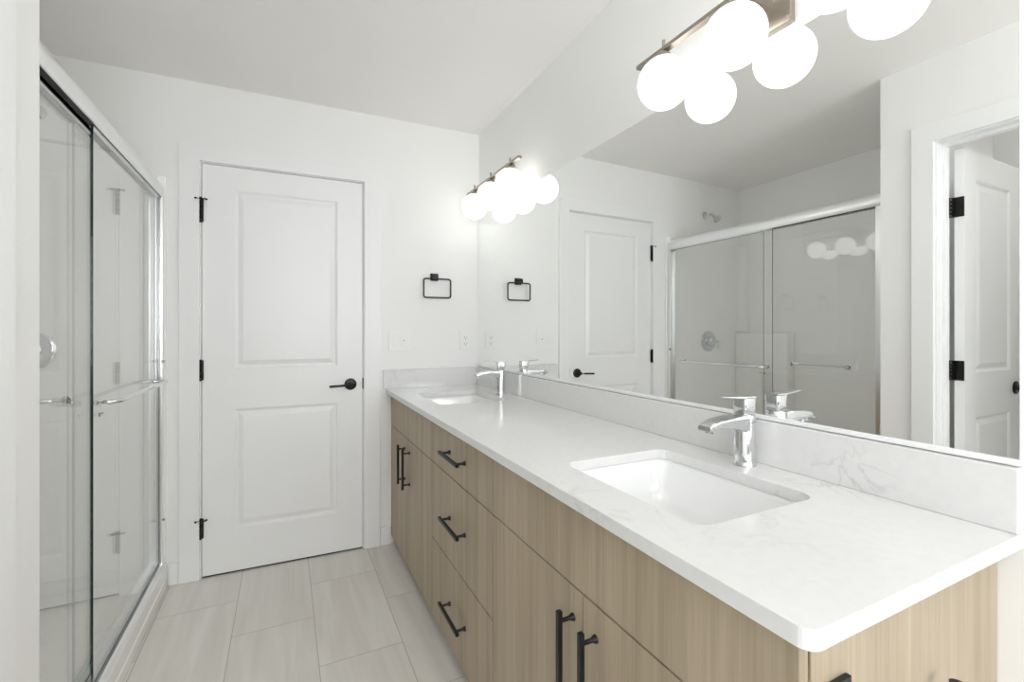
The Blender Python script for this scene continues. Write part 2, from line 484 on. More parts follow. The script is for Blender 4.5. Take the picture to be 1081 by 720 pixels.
lever(d1, far_local(0.3292), 0.9315, -1, 0.0028)
def hinge(parent, x, y, z0, z1, stop=False):
    bm = bmesh.new()
    n = 5; h = (z1 - z0) / n
    for i in range(n):
        cyl(bm, (x, y, z0 + i * h + 0.0006), (x, y, z0 + (i + 1) * h - 0.0006), 0.0068, 16)
    cyl(bm, (x, y, z0 - 0.004), (x, y, z1 + 0.004), 0.0045, 12)
    box(bm, x - 0.012, x + 0.012, y + 0.004, y + 0.0065, z0, z1)
    if stop:
        zt = z1 - 0.006
        cyl(bm, (x, y, zt), (x - 0.020, y - 0.018, zt), 0.003, 10)
        cyl(bm, (x - 0.018, y - 0.016, zt), (x - 0.022, y - 0.002, zt), 0.005, 12)
        cyl(bm, (x, y, zt), (x + 0.022, y - 0.016, zt), 0.003, 10)
        cyl(bm, (x + 0.020, y - 0.015, zt), (x + 0.026, y - 0.004, zt), 0.005, 12)
    return obj('hinge', bm, M['black'], parent, smooth=True)
hxl = DX0 - 0.004
hinge(d1, hxl, -0.0105, 1.768, 1.885, True); hinge(d1, hxl, -0.0105, 0.985, 1.083); hinge(d1, hxl, -0.0105, 0.203, 0.300, True)
bm = bmesh.new(); box(bm, DX1 - 0.002, DX1 + 0.005, -0.0012, 0.0008, 0.902, 0.964)
obj('strike_plate', bm, M['black'], d1, 0.0005)
bm = bmesh.new(); box(bm, DX0 + 0.002, DX1 - 0.002, 0.010, 0.030, 0.0005, 0.0095)
obj('door_sweep', bm, M['seal'], d1)
# jamb and casing
j = empty('door_frame', *FAR); struct(j, 'white door casing and jamb around the closed door', 'door frame')
bm = bmesh.new()
box(bm, DX0 - 0.0055, DX0 - 0.0030, -0.001, 0.119, 0.001, DZ + 0.003)
box(bm, DX1 + 0.0030, DX1 + 0.0055, -0.001, 0.119, 0.001, DZ + 0.003)
box(bm, DX0 - 0.0055, DX1 + 0.0055, -0.001, 0.119, DZ + 0.003, DZ + 0.0055)
box(bm, DX0 - 0.003, DX0 + 0.009, 0.040, 0.075, 0.001, DZ + 0.003)
box(bm, DX1 - 0.009, DX1 + 0.003, 0.040, 0.075, 0.001, DZ + 0.003)
box(bm, DX0 - 0.003, DX1 + 0.003, 0.040, 0.075, DZ - 0.009, DZ + 0.003)
obj('jamb', bm, M['trim'], j)
co0, co1 = far_local(-0.461), far_local(0.488)
def casing(parent, a0, a1, i0, i1, ztop, zin, axis, d0, d1):
    pts = [(a0, 0.001), (i0, 0.001), (i0, zin), (i1, zin), (i1, 0.001), (a1, 0.001), (a1, ztop), (a0, ztop)]
    mk = (lambda u, d, z: Vector((u, d, z))) if axis == 'x' else (lambda u, d, z: Vector((d, u, z)))
    bm = bmesh.new(); loft(bm, [[mk(u, d0, z) for u, z in pts], [mk(u, d1, z) for u, z in pts]])
    return obj('casing', bm, M['trim'], parent, 0.002)
casing(j, co0, co1, DX0 - 0.009, DX1 + 0.009, 2.1452, 2.0665, 'x', -0.0165, -0.0005)

# ---- door_2, left wall, opened into the side room (seen in the mirror)
j2 = empty('door_frame', (XL, 0, 0)); struct(j2, 'white casing and jamb of the open doorway in the left wall', 'door frame')
bm = bmesh.new()
box(bm, -0.1195, 0.0005, LY1, LY1 + 0.0175, 0.001, LZ); box(bm, -0.1195, 0.0005, LY0 - 0.0175, LY0, 0.001, LZ)
box(bm, -0.1195, 0.0005, LY0 - 0.0175, LY1 + 0.0175, LZ, LZ + 0.0175)
box(bm, -0.082, -0.047, LY1 - 0.012, LY1, 0.001, LZ - 0.012); box(bm, -0.082, -0.047, LY0, LY0 + 0.012, 0.001, LZ - 0.012)
box(bm, -0.082, -0.047, LY0, LY1, LZ - 0.012, LZ)
obj('jamb', bm, M['trim'], j2, 0.001)
casing(j2, LY0 - 0.100, 1.0957, LY0 - 0.006, LY1 + 0.006, 2.157, LZ + 0.006, 'y', 0.0006, 0.0166)
d2 = empty('door_2', (-0.563, 0.962, 0), math.radians(180)); struct(d2, 'open white two-panel door with black hinges, seen in the mirror', 'door')
bm = bmesh.new(); panel_slab(bm, 0.610, 2.04, 0.035, 0.112, 0.610 - 0.118, ((0.213, 0.822), (1.026, 1.914)))
s = obj('slab', bm, M['door'], d2); s.location = (0.0, -0.0175 + 0.002, 0.010)
for z0 in (1.745, 1.004, 0.26):
    bm = bmesh.new()
    box(bm, -0.0022, -0.0002, -0.0325, 0.0015, z0, z0 + 0.090)
    for i in range(5): cyl(bm, (-0.0065, -0.0385, z0 + i * 0.018 + 0.0006), (-0.0065, -0.0385, z0 + (i + 1) * 0.018 - 0.0006), 0.0062, 16)
    box(bm, -0.0045, -0.0022, -0.0385, -0.026, z0, z0 + 0.090)
    box(bm, -0.045, -0.0065, -0.0458, -0.0436, z0, z0 + 0.090)
    obj('hinge', bm, M['black'], d2, smooth=True)
bm = bmesh.new()
for sy, yy in ((1, 0.0022), (-1, -0.0335)):
    lathe(bm, (0.545, yy, 0.945), [(0, 0), (0.032, 0), (0.032, sy * 0.007), (0.012, sy * 0.010), (0.011, sy * 0.03), (0.024, sy * 0.036), (0.028, sy * 0.048), (0.022, sy * 0.060), (0, sy * 0.063)], 'y', 28)
obj('knob', bm, M['black'], d2, smooth=True)

# ------------------------------------------------------------------ shower
YN = 1.225
su = empty('shower_surround', (-0.95, 1.95, 0))
tag(su, 'white acrylic shower base and wall surround behind the glass doors', 'shower')
su_off = Vector((0.95, -1.95, 0))
def sub(name, bm, mat, parent, off, **k):
    bmesh.ops.translate(bm, verts=bm.verts, vec=off); return obj(name, bm, mat, parent, **k)
fy = lambda x: far_y(x) - 0.002
def quadprism(bm, pts, z0, z1):
    loft(bm, [[Vector((p[0], p[1], z0)) for p in pts], [Vector((p[0], p[1], z1)) for p in pts]])
bm = bmesh.new()   # base tray with curb
quadprism(bm, [(-1.405, YN + 0.003), (-0.505, YN + 0.003), (-0.505, fy(-0.505)), (-1.405, fy(-1.405))], 0.001, 0.055)
quadprism(bm, [(-0.600, YN + 0.003), (-0.507, YN + 0.003), (-0.507, fy(-0.507)), (-0.600, fy(-0.600))], 0.055, 0.118)
quadprism(bm, [(-1.405, YN + 0.003), (-1.375, YN + 0.003), (-1.375, fy(-1.375)), (-1.405, fy(-1.405))], 0.055, 0.118)
sub('shower_base', bm, M['acrylic'], su, su_off, bevel=0.008, seg=3)
bm = bmesh.new()   # three wall panels
quadprism(bm, [(-1.405, YN + 0.003), (-1.390, YN + 0.003), (-1.390, fy(-1.390)), (-1.405, fy(-1.405))], 0.119, 1.955)
sub('back_panel', bm, M['acrylic'], su, su_off, bevel=0.003)
bm = bmesh.new()
quadprism(bm, [(-1.389, fy(-1.389) - 0.016), (-0.545, fy(-0.545) - 0.016), (-0.545, fy(-0.545)), (-1.389, fy(-1.389))], 0.119, 1.955)
sub('end_panel', bm, M['acrylic'], su, su_off, bevel=0.003)
bm = bmesh.new()
quadprism(bm, [(-1.389, YN + 0.003), (-0.545, YN + 0.003), (-0.545, YN + 0.019), (-1.389, YN + 0.019)], 0.119, 1.955)
sub('end_panel', bm, M['acrylic'], su, su_off, bevel=0.003)
bm = bmesh.new()   # moulded ledge in the far half of the back wall
quadprism(bm, [(-1.389, 2.25), (-1.325, 2.27), (-1.325, fy(-1.325) - 0.019), (-1.389, fy(-1.389) - 0.019)], 0.119, 1.215)
sub('shelf_ledge', bm, M['acrylic'], su, su_off, bevel=0.012, seg=3)
for (cx, cyy, a0) in ((-1.389, fy(-1.389) - 0.018, -90), (-1.389, YN + 0.020, 0)):
    bm = bmesh.new(); pts = [(cx, cyy)]
    for i in range(9):
        t = math.radians(a0 + 90 * i / 8)
        ccx = cx + 0.07; ccy = cyy - 0.07 if a0 == -90 else cyy + 0.07
        if a0 == -90: pts.append((ccx + 0.07 * math.cos(math.radians(90 + 90 * i / 8)), ccy + 0.07 * math.sin(math.radians(90 + 90 * i / 8))))
        else: pts.append((ccx + 0.07 * math.cos(math.radians(180 + 90 * i / 8)), ccy + 0.07 * math.sin(math.radians(180 + 90 * i / 8))))
    quadprism(bm, pts, 1.22 if a0 == -90 else 0.119, 1.95)
    sub('corner_cove', bm, M['acrylic'], su, su_off, smooth=True)
for q in (0, 1):   # white front flanges
    bm = bmesh.new()
    if q == 0: quadprism(bm, [(-0.544, fy(-0.544) - 0.030), (-0.512, fy(-0.512) - 0.012), (-0.512, fy(-0.512)), (-0.544, fy(-0.544))], 0.119, 1.968)
    else: quadprism(bm, [(-0.544, YN + 0.003), (-0.512, YN + 0.003), (-0.512, YN + 0.030), (-0.544, YN + 0.060)], 0.119, 1.960)
    sub('front_flange', bm, M['acrylic'], su, su_off, bevel=0.004, seg=3)

# sliding door assembly
SX = -0.540
en = empty('shower_door_assembly', (SX, 1.95, 0.118))
tag(en, 'chrome framed sliding glass shower doors along the left side', 'shower door')
eo = Vector((-SX, -1.95, -0.118))
ya, yb = YN + 0.034, far_y(SX) - 0.034
bm = bmesh.new()   # header, rounded outward
prof = [(-0.575, 1.868), (-0.575, 1.930)]
for i in range(9):
    t = math.radians(90 - 90 * i / 8 * 1.0)
    prof.append((-0.545 + 0.028 * math.cos(t), 1.902 + 0.028 * math.sin(t)))
prof += [(-0.517, 1.866), (-0.523, 1.862), (-0.523, 1.868)]
prof = [(-0.572, 1.862), (-0.572, 1.932), (-0.548, 1.934)] + [(-0.545 + 0.030 * math.cos(math.radians(80 - 80 * i / 8)), 1.900 + 0.034 * math.sin(math.radians(80 - 80 * i / 8))) for i in range(9)] + [(-0.515, 1.866), (-0.518, 1.861), (-0.523, 1.861), (-0.523, 1.880), (-0.545, 1.880), (-0.547, 1.868), (-0.549, 1.880), (-0.568, 1.880), (-0.568, 1.862)]
loft(bm, [[Vector((x, ya - 0.002, z)) for x, z in prof], [Vector((x, yb + 0.010, z)) for x, z in prof]])
sub('header_rail', bm, M['satin'], en, eo, smooth=True)
bm = bmesh.new()
box(bm, -0.566, -0.551, ya, yb, 1.8615, 1.8785); box(bm, -0.541, -0.524, ya, yb, 1.8615, 1.8785)
o = sub('track_channel', bm, M['seal'], en, eo); o['label'] = 'dark underside channel of the header rail'
bm = bmesh.new()   # bottom track
prof = [(-0.574, 0.1185), (-0.574, 0.140), (-0.570, 0.140), (-0.568, 0.124), (-0.549, 0.124), (-0.548, 0.136), (-0.545, 0.136), (-0.544, 0.124), (-0.526, 0.124), (-0.524, 0.132), (-0.516, 0.126), (-0.512, 0.1185)]
loft(bm, [[Vector((x, ya, z)) for x, z in prof], [Vector((x, yb, z)) for x, z in prof]])
sub('bottom_track', bm, M['satin'], en, eo)
for y0, y1 in ((ya - 0.003, ya + 0.028), (yb - 0.022, yb + 0.003)):
    bm = bmesh.new()
    box(bm, -0.574, -0.568, y0, y1, 0.125, 1.861); box(bm, -0.522, -0.516, y0, y1, 0.125, 1.861)
    ys = (y0, y0 + 0.004) if y0 < 2 else (y1 - 0.004, y1)
    box(bm, -0.570, -0.520, ys[0], ys[1], 0.125, 1.861)
    sub('side_jamb', bm, M['satin'], en, eo, bevel=0.0015)
def glass_panel(name, x, y0, y1, lab):
    g = empty(name, (x - SX, (y0 + y1) / 2 - 1.95, 0), parent=en); g['label'] = lab
    hy = (y1 - y0) / 2
    bm = bmesh.new(); t = 0.003
    z0, z1 = 0.014, 1.752
    vs = {}
    box(bm, -t, t, -hy, hy, z0, z1)
    for f in bm.faces:
        if abs(f.normal.x) < 0.5 or True:
            f.normal_update()
            if abs(f.normal.x) < 0.5: f.material_index = 1
    pane = obj('pane', bm, [M['glass'], M['glass_edge']], g)
    bm = bmesh.new(); box(bm, -0.007, 0.007, -hy, hy, z1 - 0.012, z1 + 0.006); obj('top_rail', bm, M['satin'], g)
    return g, hy
gf, hyf = glass_panel('sliding_panel', -0.533, 1.848, yb - 0.008, 'outer sliding glass panel with the curved chrome towel bar')
gi, hyi = glass_panel('sliding_panel', -0.558, ya + 0.006, 1.925, 'inner sliding glass panel at the near end')
def towel_bar(parent, ly0, ly1, side, z):
    bm = bmesh.new()
    pts = round_path([(side * 0.003, ly0, z), (side * 0.058, ly0 + 0.001, z), (side * 0.060, ly1, z), (side * 0.003, ly1, z)], 0.040, 8, closed=False)
    tube(bm, pts, 0.0072, 14)
    for yy in (ly0, ly1):
        cyl(bm, (side * 0.0032, yy, z), (side * 0.010, yy, z), 0.013, 24)
        cyl(bm, (-side * 0.0032, yy, z), (-side * 0.007, yy, z), 0.011, 24)
    obj('towel_bar', bm, M['chrome'], parent, smooth=True)
towel_bar(gf, 1.885 - (1.848 + yb - 0.008) / 2, 2.555 - (1.848 + yb - 0.008) / 2, 1, 1.003 - 0.118)
towel_bar(gi, 1.44 - (ya + 0.006 + 1.925) / 2, 1.755 - (ya + 0.006 + 1.925) / 2, -1, 1.030 - 0.118)
bm = bmesh.new()
box(bm, 0.0032, 0.0040, -hyf + 0.045, -hyf + 0.060, 0.838, 0.850); box(bm, 0.0032, 0.0040, -hyf + 0.066, -hyf + 0.090, 0.843, 0.846)
obj('sticker', bm, M['label'], gf)
for z in (1.085, 0.34):
    bm = bmesh.new(); cyl(bm, (-0.519, yb - 0.024, z), (-0.509, yb - 0.024, z), 0.007, 16); cyl(bm, (-0.513, yb - 0.024, z), (-0.506, yb - 0.024, z), 0.010, 16, r2=0.008)
    sub('bumper', bm, M['chrome'], en, eo, smooth=True)

# shower valve and head on the far end wall
sv = empty('shower_valve', (-0.990, far_y(-0.990) - 0.0185, 1.142), EPS)
tag(sv, 'round chrome shower control valve on the end wall of the shower', 'shower valve')
bm = bmesh.new(); lathe(bm, (0, 0, 0), [(0, 0), (0.083, 0), (0.085, -0.003), (0.080, -0.007), (0.045, -0.012), (0, -0.012)], 'y', 48)
obj('escutcheon', bm, M['chrome'], sv, smooth=True)
bm = bmesh.new(); lathe(bm, (0, 0, 0), [(0, -0.0125), (0.040, -0.0125), (0.036, -0.050), (0.030, -0.056), (0, -0.057)], 'y', 36); obj('hub', bm, M['chrome'], sv, smooth=True)
bm = bmesh.new()
tube(bm, [(-0.01, -0.045, 0.004), (-0.055, -0.048, 0.0), (-0.066, -0.048, -0.012), (-0.068, -0.048, -0.070)], [0.010, 0.008, 0.007, 0.006], 12); obj('lever', bm, M['chrome'], sv, smooth=True)
sh = empty('shower_fixture', (-0.975, far_y(-0.975) - 0.0015, 2.190), EPS)
tag(sh, 'small chrome shower head on an angled arm high on the far wall', 'shower head')
bm = bmesh.new(); lathe(bm, (0, 0, 0), [(0, 0), (0.032, 0), (0.030, -0.006), (0.014, -0.012), (0, -0.012)], 'y', 32); obj('flange', bm, M['chrome'], sh, smooth=True)
bm = bmesh.new(); tube(bm, round_path([(0, -0.012, 0), (0, -0.055, 0.0), (0, -0.088, -0.026)], 0.018, closed=False), 0.0095, 14); obj('arm', bm, M['chrome'], sh, smooth=True)
bm = bmesh.new()
a = Vector((0, -0.086, -0.0245)); dr = Vector((0, -0.62, -0.62)).normalized()
tube(bm, [a, a + dr * 0.010, a + dr * 0.014, a + dr * 0.036, a + dr * 0.046, a + dr * 0.049], [0.012, 0.014, 0.017, 0.032, 0.034, 0.030], 30); obj('shower_head', bm, M['chrome'], sh, smooth=True)

# ------------------------------------------------------------------ vanity
XF = 0.551        # face of the doors
FT = 0.018
YE = 0.341        # end panel face
Z0, Z1, ZS = 0.052, 0.869, 0.687
G = 0.0019
Y2, Y1 = 1.2450, 1.8745
YFAR = far_y(XF) - 0.003
def bar_handle(parent, p0, p1, name='handle'):
    """flat black bar pull between world points at the face"""
    p0, p1 = Vector(p0), Vector(p1)
    d = (p1 - p0).normalized(); L = (p1 - p0).length
    bm = bmesh.new()
    ax = 'z' if abs(d.z) > 0.5 else 'y'
    if ax == 'z': box(bm, -0.041, -0.030, -0.0055, 0.0055, -L / 2, L / 2)
    else: box(bm, -0.041, -0.030, -L / 2, L / 2, -0.0055, 0.0055)
    bmesh.ops.bevel(bm, geom=bm.edges[:], offset=0.0008, segments=1, affect='EDGES')
    for s in (-1, 1):
        q = s * (L / 2 - 0.022)
        c = (0, 0, q) if ax == 'z' else (0, q, 0)
        lathe(bm, c, [(0, -0.0001), (0.0085, -0.0001), (0.0075, -0.004), (0.0045, -0.010), (0.0045, -0.0305), (0, -0.0305)], 'x', 18)
    o = obj(name, bm, M['black'], parent, smooth=True)
    o.location = (p0 + p1) / 2 - Vector(parent_world(parent))
    return o
def parent_world(p):
    v = Vector((0, 0, 0))
    while p is not None: v += Vector(p.location); p = p.parent
    return v
def front(name, parent, y0, y1, z0, z1, label=None):
    """slab door or drawer front as a mesh whose origin is its centre"""
    c = Vector((XF + FT / 2, (y0 + y1) / 2, (z0 + z1) / 2))
    bm = bmesh.new(); box(bm, -FT / 2, FT / 2, -(y1 - y0) / 2 + G, (y1 - y0) / 2 - G, -(z1 - z0) / 2 + G, (z1 - z0) / 2 - G)
    o = obj(name, bm, M['wood'], parent, 0.0008, seg=1)
    o.location = c - parent_world(parent)
    if label: o['label'] = label
    return o
def carcass(parent, y0, y1, x1=XR - 0.003):
    pw = parent_world(parent)
    bm = bmesh.new(); xa = XF + FT + 0.0015
    box(bm, xa, x1, y0 + 0.0005, y0 + 0.0165, Z0, Z1); box(bm, xa, x1, y1 - 0.0165, y1 - 0.0005, Z0, Z1)
    box(bm, xa, x1, y0 + 0.0165, y1 - 0.0165, Z0, Z0 + 0.016); box(bm, x1 - 0.008, x1, y0 + 0.0165, y1 - 0.0165, Z0 + 0.016, Z1)
    box(bm, xa, xa + 0.02, y0 + 0.0165, y1 - 0.0165, ZS - 0.02, ZS + 0.02)
    bmesh.ops.translate(bm, verts=bm.verts, vec=-pw); obj('carcass', bm, M['wood'], parent)
    bm = bmesh.new(); box(bm, 0.615, 0.630, y0 + 0.0005, y1 - 0.0005, 0.001, Z0 - 0.0005)
    bmesh.ops.translate(bm, verts=bm.verts, vec=-pw); obj('toe_kick', bm, M['toe'], parent)

# far sink cabinet
c1 = empty('sink_cabinet', (0.80, 2.28, 0)); tag(c1, 'light oak sink cabinet at the far end of the vanity, next to the white door', 'cabinet', 'oak vanity cabinets')
YBODY = 2.682
carcass(c1, Y1, YBODY)
front('top_panel', c1, Y1, YFAR, ZS, 0.866)
ym = 2.308
da = front('cabinet_door', c1, ym, YFAR, Z0, ZS); bar_handle(da, (XF, 2.358, 0.452), (XF, 2.358, 0.650))
db = front('cabinet_door', c1, Y1, ym, Z0, ZS); bar_handle(db, (XF, 2.256, 0.452), (XF, 2.256, 0.650))
# drawer cabinet
c2 = empty('drawer_cabinet', (0.80, (Y1 + Y2) / 2, 0)); tag(c2, 'light oak cabinet with three drawers in the middle of the vanity', 'cabinet', 'oak vanity cabinets')
carcass(c2, Y2, Y1)
for z0, z1, zh in ((ZS, 0.866, 0.778), (0.372, ZS, 0.533), (Z0, 0.372, 0.215)):
    f = front('drawer', c2, Y2, Y1, z0, z1); bar_handle(f, (XF, 1.458, zh), (XF, 1.662, zh))
# near sink cabinet
c3 = empty('sink_cabinet', (0.80, 0.79, 0)); tag(c3, 'light oak sink cabinet nearest the camera, with an exposed end panel', 'cabinet', 'oak vanity cabinets')
carcass(c3, YE + 0.0185, Y2)
front('top_panel', c3, YE, Y2, ZS, 0.866)
ym = 0.7895
da = front('cabinet_door', c3, ym, Y2, Z0, ZS); bar_handle(da, (XF, 0.8235, 0.445), (XF, 0.8235, 0.643))
db = front('cabinet_door', c3, YE, ym, Z0, ZS); bar_handle(db, (XF, 0.7445, 0.445), (XF, 0.7445, 0.643))
bm = bmesh.new(); box(bm, XF + FT + 0.002, XR - 0.001, YE, YE + 0.018, 0.001, 0.869)
bmesh.ops.translate(bm, verts=bm.verts, vec=-parent_world(c3)); obj('end_panel', bm, M['wood'], c3, 0.0006)

# countertop with two cut-outs
CT0, CT1 = 0.871, 0.896
XC0, YC0 = 0.521, 0.310
SINKS = ((0.795, 0.7725), (0.795, 2.2113)); SHX, SHY = 0.165, 0.2125
def plate_with_holes(outer, holes, z0, z1):
    bm = bmesh.new()
    def loop(pts):
        vs = [bm.verts.new((p[0], p[1], z0)) for p in pts]
        for i in range(len(vs)): bm.edges.new((vs[i], vs[(i + 1) % len(vs)]))
    loop(outer)
    for h in holes: loop(h)
    bmesh.ops.triangle_fill(bm, edges=bm.edges[:], use_beauty=True, use_dissolve=False)
    r = bmesh.ops.extrude_face_region(bm, geom=bm.faces[:])
    vs = [g for g in r['geom'] if isinstance(g, bmesh.types.BMVert)]
    bmesh.ops.translate(bm, verts=vs, vec=(0, 0, z1 - z0))
    return bm
outer = round_path([(XC0, far_y(XC0) - 0.0015, 0), (XC0, YC0, 0)], 0.0, 1, False)
outer = [Vector((XC0, far_y(XC0) - 0.0015, 0))]
for i in range(9):
    t = math.radians(180 + 90 * i / 8); outer.append(Vector((XC0 + 0.020 + 0.020 * math.cos(t), YC0 + 0.020 + 0.020 * math.sin(t), 0)))
outer += [Vector((XR - 0.001, YC0, 0)), Vector((XR - 0.001, far_y(XR - 0.001) - 0.0015, 0))]
holes = [rrect(cx, cy, SHX, SHY, 0.035, 0) for cx, cy in SINKS]
bm = plate_with_holes(outer, holes, CT0, CT1)
ct = obj('countertop', bm, M['quartz'], bevel=0.0025, seg=3)
tag(ct, 'long white quartz countertop with faint grey veins over the oak vanity', 'countertop')

bm = bmesh.new(); box(bm, XR - 0.0205, XR - 0.0005, YC0 + 0.0005, far_y(XR) - 0.0015, CT1 + 0.0001, 1.004)
o = obj('backsplash', bm, M['quartz'], bevel=0.0016, seg=2); tag(o, 'long white quartz backsplash strip running below the mirror', 'backsplash', 'quartz backsplashes')
bs = empty('backsplash', *FAR); tag(bs, 'short white quartz backsplash against the far wall beside the door', 'backsplash', 'quartz backsplashes')
boxo('backsplash_slab', (far_local(0.5065), -0.0225, -0.0185, -0.0012, CT1 + 0.0001, 1.004), M['quartz'], bs, 0.0012)

# undermount basins
def basin(cx, cy, label):
    t = empty('sink_basin', (cx, cy, CT0 - 0.15)); tag(t, label, 'sink', 'undermount sinks')
    h = 0.15; zt = h - 0.0006
    rings = [rrect(0, 0, SHX + 0.030, SHY + 0.030, 0.05, zt - 0.014), rrect(0, 0, SHX + 0.030, SHY + 0.030, 0.05, zt),
             rrect(0, 0, SHX + 0.003, SHY + 0.003, 0.038, zt), rrect(0, 0, SHX - 0.002, SHY - 0.002, 0.040, zt - 0.010),
             rrect(0, 0, SHX - 0.010, SHY - 0.012, 0.045, 0.075), rrect(0, 0, SHX - 0.020, SHY - 0.026, 0.055, 0.035),
             rrect(0, 0, SHX - 0.040, SHY - 0.050, 0.06, 0.016), rrect(0, 0, SHX - 0.075, SHY - 0.090, 0.06, 0.010),
             rrect(0.0, 0, 0.026, 0.026, 0.0259, 0.006)]
    out = [rrect(0, 0, SHX + 0.018, SHY + 0.018, 0.05, zt - 0.014), rrect(0, 0, SHX, SHY, 0.05, 0.06), rrect(0, 0, SHX - 0.03, SHY - 0.04, 0.06, 0.008),
           rrect(0, 0, SHX - 0.07, SHY - 0.09, 0.06, 0.0)]
    bm = bmesh.new(); loft(bm, list(reversed(out)) + rings)
    obj('bowl', bm, M['porcelain'], t, smooth=True, sharp=60)
    bm = bmesh.new(); lathe(bm, (0, 0, 0.0065), [(0, 0), (0.024, 0), (0.024, 0.004), (0.018, 0.006), (0.017, 0.004), (0, 0.0045)], 'z', 32)
    obj('drain', bm, M['chrome'], t, smooth=True)
basin(*SINKS[0], 'large rectangular white sink set into the countertop nearest the camera')
basin(*SINKS[1], 'rectangular white sink in the countertop at the far end by the door')

# faucets
def faucet(label):
    t = empty('faucet', (0, 0, CT1 + 0.0005)); tag(t, label, 'faucet', 'chrome vanity faucets')
    bm = bmesh.new()
    lathe(bm, (0, 0, 0), [(0, 0), (0.0275, 0), (0.0275, 0.006), (0.0260, 0.009), (0.0255, 0.012), (0.0250, 0.120), (0.0235, 0.126), (0, 0.126)], 'z', 40)
    obj('body', bm, M['chrome'], t, smooth=True)
    # flat tapered spout
    bm = bmesh.new()
    def sect(x, hw, z0, z1, r):
        pts = []
        for sy, sz, a0 in ((1, 1, 0), (-1, 1, 90), (-1, -1, 180), (1, -1, 270)):
            for i in range(5):
                tt = math.radians(a0 + 90 * i / 4)
                pts.append(Vector((x, sy * (hw - r) + r * math.cos(tt), (z1 + z0) / 2 + sz * ((z1 - z0) / 2 - r) + r * math.sin(tt))))
        return pts
    loft(bm, [sect(0.0, 0.0235, 0.080, 0.124, 0.008), sect(-0.030, 0.0235, 0.090, 0.126, 0.007), sect(-0.070, 0.0225, 0.099, 0.124, 0.006),
              sect(-0.110, 0.0215, 0.102, 0.120, 0.005), sect(-0.132, 0.0205, 0.099, 0.114, 0.005), sect(-0.140, 0.018, 0.097, 0.108, 0.004)])
    obj('spout', bm, M['chrome'], t, smooth=True)
    bm = bmesh.new(); cyl(bm, (-0.122, 0, 0.101), (-0.124, 0, 0.090), 0.0115, 24); obj('aerator', bm, M['chrome'], t, smooth=True)
    bm = bmesh.new()
    loft(bm, [rrect(0, 0, 0.0190, 0.0170, 0.008, 0.1275), rrect(0, 0, 0.0205, 0.0185, 0.008, 0.131), rrect(0, 0, 0.0210, 0.0190, 0.006, 0.164), rrect(0, 0, 0.0200, 0.0180, 0.006, 0.1665)])
    obj('valve_cap', bm, M['chrome'], t, smooth=True)
    bm = bmesh.new()
    loft(bm, [[Vector((x, y, z)) for y, z in ((-hw, z0), (hw, z0), (hw, z1), (-hw, z1))] for x, hw, z0, z1 in
              ((0.0205, 0.0190, 0.1670, 0.1715), (-0.020, 0.0185, 0.1670, 0.1725), (-0.060, 0.0135, 0.1700, 0.1740), (-0.092, 0.0105, 0.1735, 0.1760))])
    obj('lever', bm, M['chrome'], t, bevel=0.001)
    return t
f1 = faucet('chrome single-lever faucet behind the near sink')
f1.location = (1.026, 0.7745, CT1 + 0.0005)
f2 = copy_tree(f1); f2['label'] = 'small chrome single-lever faucet behind the far sink'
f2.location = (1.018, 2.205, CT1 + 0.0005)

# mirror
mr = empty('wall_mirror', (XR - 0.0005, 1.50, 1.007)); tag(mr, 'long frameless wall mirror above the backsplash', 'mirror')
bm = bmesh.new(); box(bm, -0.0055, -0.0002, 0.3125 - 1.5, far_y(XR) - 0.004 - 1.5, 0, 1.944 - 1.007)
for f in bm.faces:
    f.normal_update(); f.material_index = 0 if f.normal.x < -0.5 else 1
obj('glass', bm, [M['mirror'], M['mirror_edge']], mr)
bm = bmesh.new(); box(bm, -0.0085, -0.0058, 0.3125 - 1.5, far_y(XR) - 0.006 - 1.5, -0.0010, 0.0095); o = obj('bottom_channel', bm, M['trim'], mr, 0.0008); o['label'] = 'thin white channel along the mirror bottom'

# ------------------------------------------------------------------ vanity lights
def vanity_light(label):
    t = empty('vanity_light', (0, 0, 0)); tag(t, label, 'wall light', 'three-globe vanity lights')
    # local: y along wall, -x into the room, z relative to bar
    bm = bmesh.new(); box(bm, -0.016, -0.0006, -0.087, 0.087, -0.080, 0.062)
    o = obj('canopy', bm, M['nickel'], t, 0.002)
    bm = bmesh.new()
    for b in ((-0.087, 0.087, -0.080, -0.071), (-0.087, 0.087, 0.053, 0.062), (-0.087, -0.078, -0.071, 0.053), (0.078, 0.087, -0.071, 0.053)):
        box(bm, -0.021, -0.0165, b[0], b[1], b[2], b[3])
    obj('rim', bm, M['nickel'], o, 0.001)
    for yy in (-0.05, 0.05):
        bm = bmesh.new(); lathe(bm, (-0.0165, yy, -0.006), [(0, 0), (0.007, 0), (0.007, -0.006), (0.005, -0.009), (0, -0.009)], 'x', 18)
        obj('screw', bm, M['nickel'], o, smooth=True)
    bm = bmesh.new(); box(bm, -0.092, -0.0165, -0.010, 0.010, -0.006, 0.006); obj('arm', bm, M['nickel'], t, 0.001)
    bm = bmesh.new(); box(bm, -0.112, -0.092, -0.342, 0.342, -0.006, 0.006); obj('bar', bm, M['nickel'], t, 0.001)
    for k in (-1, 0, 1):
        yy = k * 0.236
        s = empty('lamp', (-0.102, yy, 0), parent=t)
        bm = bmesh.new(); lathe(bm, (0, 0, 0), [(0, 0.0065), (0.0045, 0.0065), (0.0045, 0.030), (0, 0.030)], 'z', 14)
        lathe(bm, (0, 0, 0), [(0, -0.0065), (0.014, -0.0065), (0.024, -0.018), (0.026, -0.027), (0, -0.027)], 'z', 28)
        obj('socket', bm, M['nickel'], s, smooth=True)
        bm = bmesh.new(); sphere(bm, (0, 0, -0.0955), 0.0740, 48, 26); obj('globe', bm, M['globe'], s, smooth=True, sharp=80)
    return t
